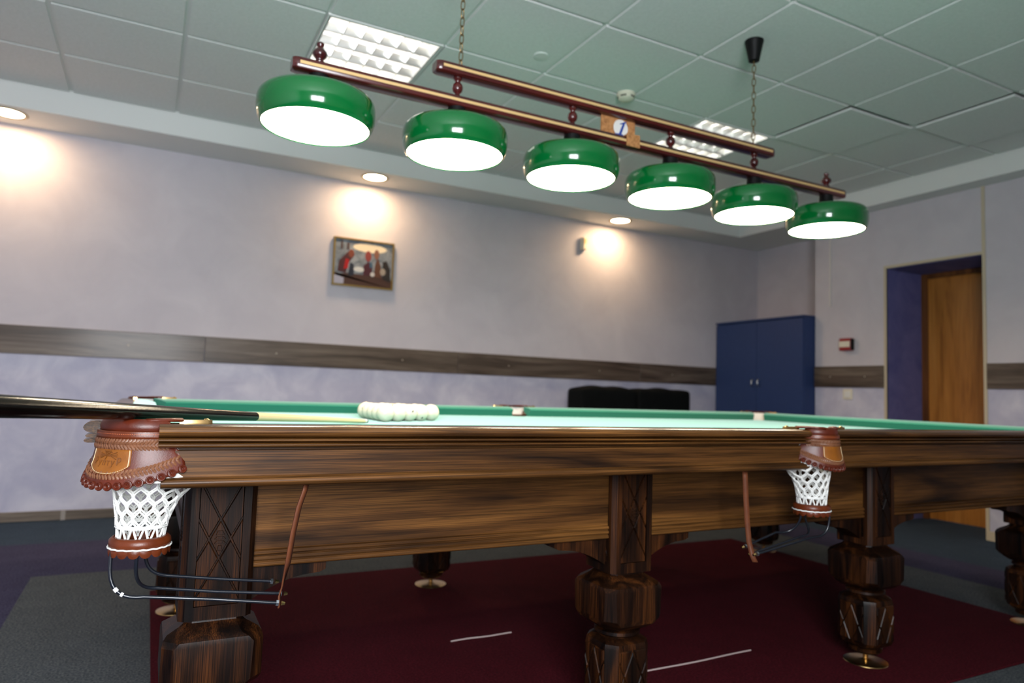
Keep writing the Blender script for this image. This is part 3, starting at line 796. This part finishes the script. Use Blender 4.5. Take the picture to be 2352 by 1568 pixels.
rods = [
    bez(rel((rc.x-.046, rc.y-.020, zr+.004)), rel((rc.x-.049, rc.y-.022, .575)), rel((rc.x-.048, -.950, .530)), rel((rc.x+.012, -.955, .5335)), 14)+[rel((-1.67, -.962, .5185)), rel((-1.549, -.968, .5005))],
    bez(rel((rc.x-.004, rc.y-.046, zr+.002)), rel((rc.x-.006, rc.y-.046, .57)), rel((rc.x-.002, -.922, .541)), rel((rc.x+.035, -.918, .538)), 14)+[rel((-1.66, -.916, .520)), rel((-1.535, -.914, .5035))],
    bez(rel((rc.x+.010, rc.y+.046, zr+.002)), rel((rc.x+.010, rc.y+.046, .575)), rel((rc.x+.016, -.872, .556)), rel((rc.x+.052, -.868, .548)), 14)+[rel((-1.65, -.864, .531)), rel((-1.545, -.862, .516))],
]
sp_c = [Vector((-1.506, -.972, .742)), Vector((-1.509, -.975, .725)), Vector((-1.520, -.976, .690)), Vector((-1.528, -.974, .640)), Vector((-1.534, -.969, .580)), Vector((-1.540, -.955, .530)), Vector((-1.544, -.950, .510)), Vector((-1.546, -.966, .492))]
strap = [(p-PC, Vector((.0055, .0035, 0)) if i < 5 else Vector((.0025, .006, .001))) for i, p in enumerate(sp_c)]
pkA = Pocket(-135, 74, 84)
netA = net_mesh((0.004, .004), .762, .064, .064, (rc.x-PC.x, rc.y-PC.y), zr+.024, .0405, 13, (.035, -.016, -.15))
pocket_corner = make_pocket(pkA, PC, (rc.x-PC.x, rc.y-PC.y), rods, strap, None, net=netA)
# flap and brass plates on the rail tops
def plate(parent, c, ang, l):
    a = math.radians(ang); d = Vector((math.cos(a), math.sin(a), 0)); q = Vector((-math.sin(a), math.cos(a), 0))
    b = MB(); poly = [(-l/2, -.011), (l/2-.008, -.011), (l/2, -.007), (l/2, .007), (l/2-.008, .011), (-l/2, .011)]
    c = Vector(c)
    b.prism(poly, lambda x, y: c+d*x+q*y, lambda x, y: c+d*x*.985+q*y*.9+Vector((0, 0, .0065)))
    o = b.build('brass_plate', m_brass, parent, .5)
    b = MB(); b.lathe([(.001, .0095), (.004, .0090), (.006, .0064)], c.x+d.x*l*.32, c.y+d.y*l*.32, 12, False, c.z); b.build('plate_screw', m_brass, parent, .8)
def flap(parent, pts, w_, z):
    b = MB(); n = len(pts)
    def fl(i, j):
        p = Vector(pts[i]); t = (Vector(pts[min(i+1, n-1)])-Vector(pts[max(i-1, 0)])).normalized(); q = Vector((-t.y, t.x, 0)).normalized()
        ww = w_[i] if isinstance(w_, list) else w_
        return p+q*ww*j+Vector((0, 0, .003*(1-j*j)))
    b.grid(fl, list(range(n)), [-1, -.5, 0, .5, 1]); b.build('flap', m_leather, parent, 1.0, solid=.0045)
for t0, t1 in ((8, 9), (10, 11)):
    P_ = rods[0]; MB().tube([P_[t0], P_[t0].lerp(P_[t1], .5), P_[t1]] if t0 == 8 else [P_[t0], P_[t0].lerp(P_[t1], .6)], .0040, 10).build('tape', m_paper, pocket_corner, 1.0)
flap(pocket_corner, [(-.004, -.064, .8605), (.018, -.060, .8615), (.036, -.053, .8620), (.057, -.047, .8620)], [.011, .011, .011, .012], 0)
flap(pocket_corner, [(-.064, -.004, .8605), (-.060, .018, .8615), (-.053, .036, .8620), (-.047, .057, .8620)], [.011, .011, .011, .012], 0)
plate(pocket_corner, (.082, -.048, RT+.0002), 0, .058); plate(pocket_corner, (-.048, .082, RT+.0002), 90, .058)
# three more corners
DEEP = ('rosette', 'badge', 'badge_stitching', 'stitching')
for sx, sy in ((1, 1), (-1, 1), (1, -1)):
    c = copy_tree(pocket_corner, table, DEEP)
    c.location = (PC.x*(-1 if sx > 0 else 1), PC.y*(-1 if sy > 0 else 1), 0)
    c.scale = (-1 if sx > 0 else 1, -1 if sy > 0 else 1, 1)
# middle pocket
PM = Vector((0, -.985, 0))
pkM = Pocket(-90, 78, 86, .80)
mr = Vector((0.0, .012, 0)); zrm = .604
def rodm(x0, y0, y1, z1, z2, xe):
    return bez((mr.x+x0, mr.y+y0, zrm+.004), (mr.x+x0, mr.y+y0, .565), (mr.x+x0-.004, y1, .535), (mr.x+x0-.06, y1, z1), 14)+[Vector((lerp(x0-.06, xe, .5), y1, (z1+z2)/2)), Vector((xe, y1, z2))]
rodsM = [rodm(.030, -.040, -.020, .540, .508, -.262), rodm(-.045, .0, .052, .545, .512, -.232), rodm(.020, .045, .010, .538, .502, -.250)]
sM = [Vector((-.285, .006, .742)), Vector((-.285, .004, .72)), Vector((-.283, .002, .66)), Vector((-.280, .0, .60)), Vector((-.274, -.002, .54)), Vector((-.270, -.012, .50)), Vector((-.268, -.020, .486))]
strapM = [(p, Vector((.006, -.004, 0))) for p in sM]
netM = net_mesh((0, .010), .760, .060, .056, (mr.x, mr.y), zrm+.024, .0405, 13, (.045, -.018, PI*.98))
pocket_mid = make_pocket(pkM, PM, (mr.x, mr.y), rodsM, strapM, None, letters=False, zring=zrm, net=netM)
for s in (-1, 1):
    flap(pocket_mid, [(s*.018, -.050, .8605), (s*.036, -.036, .8615), (s*.054, -.018, .8620), (s*.085, -.002, .8615)], [.012, .012, .011, .010], 0)
    plate(pocket_mid, (s*.105, .002, RT+.0002), 0 if s > 0 else 180, .05)
c = copy_tree(pocket_mid, table, DEEP); c.location = (0, -PM.y, 0); c.scale = (1, -1, 1)

# ------------------------------------------------------------------ balls
ball_me = MB().sphere((0, 0, 0), .034, 32, 20).mesh('ball', 3.0); ball_me.materials.append(m_ball)
F0 = Vector((-1.0, .135, CL+.034)); dx = .0681
marks = {(0, 4): (-128, 18), (2, 0): (-84, 12), (3, 0): (-92, -36), (1, 1): (-107, 60)}
k = 0
ROWN = ['cue-side corner', 'first', 'second', 'third', 'far-rail corner']
for i in range(5):
    for j in range(5-i):
        pos = F0+Vector((i*dx*math.cos(PI/6), i*dx*.5+j*dx, 0))
        o = bpy.data.objects.new('ball', ball_me); C.objects.link(o); o.location = pos
        o['category'] = 'ball'; o['group'] = 'ivory billiard balls racked in a triangle'
        if (i, j) in marks:
            a, e_ = map(math.radians, marks[(i, j)]); n = Vector((math.cos(a)*math.cos(e_), math.sin(a)*math.cos(e_), math.sin(e_)))
            t = n.orthogonal().normalized(); q = n.cross(t); b = MB(); b.add([n*.0343]+[(n*math.cos(.16)+(t*math.cos(w_)+q*math.sin(w_)*.6)*math.sin(.16)).normalized()*.0342 for w_ in linspace(0, 2*PI, 13)[:-1]], [(0, m_+1, (m_+1) % 12+1) for m_ in range(12)])
            mk = b.build('printed_mark', m_ballspot_o if (i, j) == (1, 1) else m_ballspot, o)
        if (i, j) == (1, 1): o['label'] = 'ivory billiard ball with an orange printed spot on top'
        elif (i, j) in marks: o['label'] = {(0, 4): 'ivory billiard ball with dark mark at the rack corner toward the far cushion', (2, 0): 'ivory billiard ball with dark mark at mid height, middle of a rack edge', (3, 0): 'ivory billiard ball with dark mark low near the cloth, next to the apex ball'}[(i, j)]
        elif (i, j) == (0, 0): o['label'] = 'ivory billiard ball at the corner of the rack nearest the cue tip'
        elif (i, j) == (4, 0): o['label'] = 'ivory billiard ball at the apex of the rack pointing along the table'
        else: o['label'] = 'plain ivory billiard ball inside the triangular rack'
# ------------------------------------------------------------------ cue
tip = Vector((-1.098, .038, CL+.0068)); dirc = Vector((-.5862, -.80864, .0505)).normalized()
cue = empty('billiard_cue', tip, 'billiard cue with black butt and pale shaft resting across the leather corner pocket', 'cue')
def seg(name, s0, s1, r0, r1, mat, n=20, k=8):
    MB().tube([dirc*lerp(s0, s1, i/k) for i in range(k+1)], [lerp(r0, r1, i/k) for i in range(k+1)], n).build(name, mat, cue, .9)
seg('tip', 0, .012, .0060, .0064, plain('tip_blue', rgb(70, 90, 100), .8), k=1)
seg('ferrule', .0121, .03, .0064, .0066, m_paper, k=1)
seg('shaft', .0301, .80, .0066, .0108, m_cue_l)
seg('butt', .8001, 1.60, .0110, .0180, m_cue_d)
seg('bumper', 1.6001, 1.62, .0175, .0165, m_black, k=1)

# ================================================================== HANGING LAMP
lamp = empty('hanging_lamp', (0, 0, 1.838), 'six-shade green billiard lamp on mahogany bars hung from chains', 'lamp')
LO = Vector((0, 0, -1.838))
def bar(name, x0, x1, z0, z1):
    h = .035; zc = (z0+z1)/2; hz = (z1-z0)/2
    pr = [(-h, zc-hz+.010), (-h+.004, zc-hz+.003), (-h+.010, zc-hz), (h-.010, zc-hz), (h-.004, zc-hz+.003), (h, zc-hz+.010), (h, zc+hz-.010), (h-.004, zc+hz-.003), (h-.010, zc+hz), (-h+.010, zc+hz), (-h+.004, zc+hz-.003), (-h, zc+hz-.010)]
    b = MB(); vs = []; n = len(pr)
    st = [(x0, .72), (x0+.008, .9), (x0+.022, 1), (x1-.022, 1), (x1-.008, .9), (x1, .72)]
    for x, k in st: vs += [(x, y*k, zc+(z-zc)*(.6+.4*k)) for y, z in pr]
    fs = [(j*n+i, j*n+(i+1) % n, (j+1)*n+(i+1) % n, (j+1)*n+i) for j in range(len(st)-1) for i in range(n)]+[tuple(range(n)), tuple((len(st)-1)*n+i for i in range(n))]
    o = b.add([Vector(v)+LO for v in vs], fs).build(name, m_mahog, lamp, .5)
    for s in (-1, 1):
        MB().box(x0+.024, x1-.024, s*(h-.001), s*(h+.0012), zc-.0055-1.838, zc+.0055-1.838).build('gold_strip', m_gold, o)
    return o
bar('lower_bar', -1.438, 1.424, 2.027, 2.070); bar('upper_bar', -.913, .890, 2.151, 2.193)
SX = (-1.343, -.815, -.286, .246, .775, 1.300)
spind = MB().lathe([(.012, 2.070), (.017, 2.073), (.011, 2.080), (.010, 2.086), (.018, 2.094), (.0215, 2.104), (.0215, 2.112), (.018, 2.122), (.010, 2.130), (.011, 2.136), (.017, 2.142), (.017, 2.148), (.012, 2.151)], n=20, cz=-1.838).mesh('spindle', .7); spind.materials.append(m_mahog)
fin = MB().lathe([(.018, 2.068), (.020, 2.076), (.013, 2.083), (.014, 2.088), (.022, 2.096), (.026, 2.106), (.024, 2.114), (.013, 2.126), (.010, 2.132), (.013, 2.138), (.0135, 2.144), (.008, 2.150), (.001, 2.151)], n=20, cz=-1.838).mesh('finial', .7); fin.materials.append(m_mahog)
RO = .203
sh_prof = [(.050, .118), (.120, .1185), (.165, .116), (.186, .109), (.198, .096), (.2025, .080), (.203, .055), (.2015, .034), (.197, .016), (.190, .004), (.1855, .000), (.183, .001), (.182, .004)]
shade = MB().lathe(sh_prof, n=64, caps=False).mesh('shade', .9); shade.materials.append(m_green)
opal = MB().lathe([(.001, .0035), (.09, .0035), (.1825, .0045)], n=48, caps=False).mesh('diffuser', .9); opal.materials.append(m_opal)
sock = MB().lathe([(.062, .1185), (.060, .124), (.048, .132), (.040, .142), (.036, .155), (.034, .189)], n=24).mesh('socket', .7); sock.materials.append(m_black)
for i, x in enumerate(SX):
    o = bpy.data.objects.new('shade', shade); C.objects.link(o); o.parent = lamp; o.location = (x, 0, 0)
    for nm, me in (('diffuser', opal), ('socket', sock)):
        q = bpy.data.objects.new(nm, me); C.objects.link(q); q.parent = o
    q = bpy.data.objects.new('finial' if i in (0, 5) else 'spindle', fin if i in (0, 5) else spind); C.objects.link(q); q.parent = lamp; q.location = (x, 0, 0)
# chains
link = MB(); lp = [(.0085*math.cos(a), 0, .0165*math.sin(a)+(.004 if math.sin(a) > 0 else -.004)) for a in linspace(0, 2*PI, 17)[:-1]]
link.tube(lp, .0021, 6, True); link_me = link.mesh('chain_link', 1.0); link_me.materials.append(m_chain)
for x in (-.806, .768):
    z = 2.193+.012; k = 0
    while z < ZC-.095:
        o = bpy.data.objects.new('chain_link', link_me); C.objects.link(o); o.parent = lamp; o.location = (x, 0, z-1.838); o.rotation_euler = (0, 0, .6+(PI/2 if k % 2 else 0)); z += .0345; k += 1
    MB().lathe([(.022, ZC-.105), (.026, ZC-.103), (.044, ZC-.012), (.046, ZC-.006), (.046, ZC)], x, 0, 28, True, -1.838).build('ceiling_cup', m_black, lamp, .7)
# number sign
sg = empty('number_sign', (-.05, 0, 2.11), 'cork sign with blue number 1 in a white disc, fixed between the lamp bars', 'sign')
MB().box(-.090, .090, -.004, .004, -.0395, .0405).build('board', m_cork, sg)
MB().box(.020, .090, -.0415, -.0375, -.086, -.030).build('flap', m_cork, sg); MB().box(.020, .090, -.0375, -.004, -.0395, -.034).build('flap', m_cork, sg)
dsk = MB().lathe([(.001, .0012), (.036, .0012), (.0365, .0)], n=36, caps=False); dm = dsk.build('disc', m_paper, sg); dm.rotation_euler = (PI/2, 0, 0); dm.location = (.012, -.0041, .0); dm.scale = (1.06, 1.06, 1)
one = MB(); pol = [(-.020, -.034), (.014, -.034), (.013, -.030), (.0055, -.028), (.0135, .030), (.0185, .036), (.012, .036), (-.007, .020), (-.005, .017), (.004, .021), (-.004, -.028), (-.019, -.030)]
pol = [(x*1.35+y*.16, y*.93) for x, y in pol]
one.prism(pol, lambda x, y: (x+.012, -.0056, y), lambda x, y: (x+.012, -.0066, y)).build('digit', m_bluepaint, sg)

# ================================================================== WALL THINGS
# framed picture
px0, px1, pz0, pz1 = -.583, -.090, 1.730, 2.115
pic = empty('framed_picture', ((px0+px1)/2, YB, pz0), 'small gilt-framed picture of figures hanging on the lilac wall', 'picture')
pw, ph = (px1-px0)/2, pz1-pz0; fw = .012
b = MB()
for (a, c, d_, e_) in ((-pw, pw, 0, fw), (-pw, pw, ph-fw, ph), (-pw, -pw+fw, fw, ph-fw), (pw-fw, pw, fw, ph-fw)): b.box(a, c, -.028, -.002, d_, e_)
b.build('frame', plain('gilt_frame', rgb(150, 124, 66), .35, .5), pic)
pm = mottled('print_ground', [(.32, rgb(84, 92, 104)), (.66, rgb(150, 156, 164))], 14, .25)
MB().box(-pw+fw, pw-fw, -.016, -.012, fw, ph-fw).build('print', pm, pic)
def blob(name, col, pts):
    MB().prism(pts, lambda x, z: (-pw+fw+x*(2*pw-2*fw), -.0161, fw+z*(ph-2*fw)), lambda x, z: (-pw+fw+x*(2*pw-2*fw), -.0172-blob.k*.00012, fw+z*(ph-2*fw))).build(name, plain('ink_'+name, col, .3), pic); blob.k += 1
blob.k = 0
def ell(cx, cz, rx, rz, n=14, rot=0): return [(cx+rx*math.cos(t)*math.cos(rot)-rz*math.sin(t)*math.sin(rot), cz+rx*math.cos(t)*math.sin(rot)+rz*math.sin(t)*math.cos(rot)) for t in linspace(0, 2*PI, n+1)[:-1]]
blob('lampglow', rgb(226, 212, 188), ell(.60, .86, .30, .10)); blob('tabletop', rgb(78, 54, 46), [(0, .20), (.20, .26), (.95, .24), (1, .18), (1, .0), (.16, .0), (.10, .2), (0, .26)])
blob('pale_floor', rgb(170, 168, 186), [(0, .02), (.17, .02), (.17, .15), (0, .2)]); blob('figure_a', rgb(78, 42, 44), [(.06, .28), (.20, .26), (.24, .48), (.34, .68), (.27, .78), (.20, .70), (.08, .52)])
blob('figure_a_head', rgb(122, 66, 50), ell(.28, .70, .05, .09)); blob('red_scarf', rgb(170, 30, 30), [(.16, .34), (.23, .36), (.25, .56), (.19, .58)])
blob('figure_b', rgb(44, 46, 58), [(.24, .2), (.34, .22), (.33, .46), (.27, .5)]); blob('figure_c', rgb(76, 40, 48), [(.50, .24), (.64, .24), (.66, .48), (.58, .56), (.50, .46)])
blob('figure_c_head', rgb(138, 66, 62), ell(.575, .68, .055, .12)); blob('blue_coat', rgb(64, 92, 116), [(.61, .42), (.66, .44), (.64, .56), (.60, .54)])
blob('figure_d', rgb(96, 62, 48), [(.68, .22), (.82, .22), (.80, .5), (.74, .66), (.70, .5)]); blob('figure_d_head', rgb(134, 92, 76), ell(.72, .74, .045, .11)); blob('figure_e', rgb(52, 46, 44), [(.84, .2), (.98, .14), (.97, .42), (.90, .62), (.83, .58)])
blob('paper_a', rgb(206, 206, 206), ell(.42, .36, .09, .06)); blob('paper_b', rgb(200, 196, 196), ell(.66, .28, .04, .05)); blob('paper_c', rgb(160, 148, 136), ell(.84, .36, .05, .08)); blob('bottle_a', rgb(80, 60, 58), [(.10, .78), (.13, .78), (.13, .97), (.10, .97)]); blob('bottle_b', rgb(80, 60, 58), [(.20, .78), (.24, .78), (.24, .93), (.20, .93)])
MB().box(-pw+fw, pw-fw, -.0215, -.0205, fw, ph-fw)
# motion sensor
ms = empty('motion_sensor', (1.755, YB, 2.30), 'small white motion sensor on the wall under the soffit spotlight', 'sensor')
MB().prism([(-.030, 0), (.030, 0), (.026, -.032), (.016, -.046), (-.016, -.046), (-.026, -.032)], lambda x, y: (x, y, 0), lambda x, y: (x, y, .115)).build('body', m_cream, ms, .4, bevel=.004)
MB().prism([(-.022, -.036), (.022, -.036), (.012, -.050), (-.012, -.050)], lambda x, y: (x, y, .055), lambda x, y: (x, y, .100)).build('lens', plain('sensor_lens', rgb(222, 196, 140), .3), ms)
# alarm call point
al = empty('alarm_box', (XR, 1.565, 1.395), 'red alarm box with cream label on the wall beside the doorway', 'alarm')
MB().box(-.055, 0, -.055, .055, 0, .108).build('housing', m_red, al, bevel=.008)
MB().box(-.057, -.0545, -.050, .052, .030, .080).build('label_plate', m_cream, al)
MB().box(-.050, -.004, -.0575, -.0545, .006, .102).build('side_plate', m_black, al)
# light switch
sw = empty('light_switch', (XR, 1.57, .972), 'white square light switch under the wooden wall rail', 'switch')
MB().box(-.010, 0, -.045, .045, 0, .090).build('plate', m_cream, sw, bevel=.004); MB().box(-.016, -.009, -.028, .028, .017, .073).build('rocker', m_paper, sw, bevel=.003)
# cable duct
tag(MB().box(XR-.010, XR, 1.738, 1.754, 1.80, ZS).build('cable_duct', plain('duct_white', rgb(214, 208, 206), .5), None), 'thin white cable duct hanging down the end wall', 'duct')

# ------------------------------------------------------------------ cabinet
CXF, CY0, CY1, CH = 3.432, 1.915, 3.014, 1.712
cb = empty('cabinet', (CXF, CY0, 0), 'tall blue two-door cabinet standing in the corner', 'cabinet')
MB().box(.02, .42, 0, CY1-CY0, 0, CH).build('body', m_cab, cb, bevel=.004)
MB().box(-.003, .43, -.004, CY1-CY0+.002, CH, CH+.018).build('top', m_cab, cb, bevel=.003)
ym = (CY1-CY0)/2
for i, (a, c) in enumerate(((.006, ym-.0025), (ym+.0025, CY1-CY0-.006))):
    d_ = MB().box(0, .019, a, c, .07, CH-.012).build('door', m_cab, cb, bevel=.002)
    yh = c-.036 if i == 0 else a+.036
    MB().tube([(0, yh, 1.075), (-.022, yh, 1.078), (-.026, yh, 1.09), (-.026, yh, 1.125), (-.022, yh, 1.137), (0, yh, 1.14)], .006, 8).build('handle', m_steel, d_, 1.0)
# ------------------------------------------------------------------ sofa
SX0, SX1, SYB = 1.60, 2.88, 3.00
sofa = empty('sofa', ((SX0+SX1)/2, 2.6, 0), 'black two-seat leather sofa against the back wall beside the blue cabinet', 'sofa')
def cush(name, x0, x1, y0, y1, z0, z1, mat=m_sofa, lump=.02):
    cx, cy, cz = (x0+x1)/2-sofa.location.x, (y0+y1)/2-sofa.location.y, (z0+z1)/2; hx, hy, hz = (x1-x0)/2, (y1-y0)/2, (z1-z0)/2
    me = MB(); bm = bmesh.new(); bmesh.ops.create_cube(bm, size=2); bmesh.ops.subdivide_edges(bm, edges=bm.edges, cuts=12, use_grid_fill=True)
    for v in bm.verts:
        p = v.co; f = 1+0*p.x
        q = Vector((p.x*hx, p.y*hy, p.z*hz)); e_ = .06
        for k, h in enumerate((hx, hy, hz)):
            o2 = [abs(p[j]) for j in range(3) if j != k]; q[k] *= 1-.03*max(o2)**12
        q.z += lump*(1-p.x**2)*(1-p.y**2)*(1 if p.z > 0 else 0)+.006*math.sin(p.x*7+cx*5)*(p.z > .5)
        v.co = q
    m_ = bpy.data.meshes.new(name); bm.to_mesh(m_); bm.free(); m_.materials.append(mat)
    for p in m_.polygons: p.use_smooth = True
    o = bpy.data.objects.new(name, m_); C.objects.link(o); o.parent = sofa; o.location = (cx, cy, cz)
    md = o.modifiers.new('sub', 'SUBSURF'); md.levels = 1; md.render_levels = 1; return o
xm = (SX0+SX1)/2
cush('base', SX0, SX1, 2.16, 2.98, .10, .34, lump=0)
for a, c in ((SX0, xm-.003), (xm+.003, SX1)):
    cush('seat_cushion', a, c, 2.14, 2.80, .32, .48); cush('back_cushion', a, c, 2.76, 2.995, .42, 1.005, lump=.018)
for a in (SX0+.06, SX1-.06):
    for y in (2.22, 2.92): MB().lathe([(.02, 0), (.026, .10), (.026, .12)], a-sofa.location.x, y-2.6, 14).build('leg', m_black, sofa, .7)
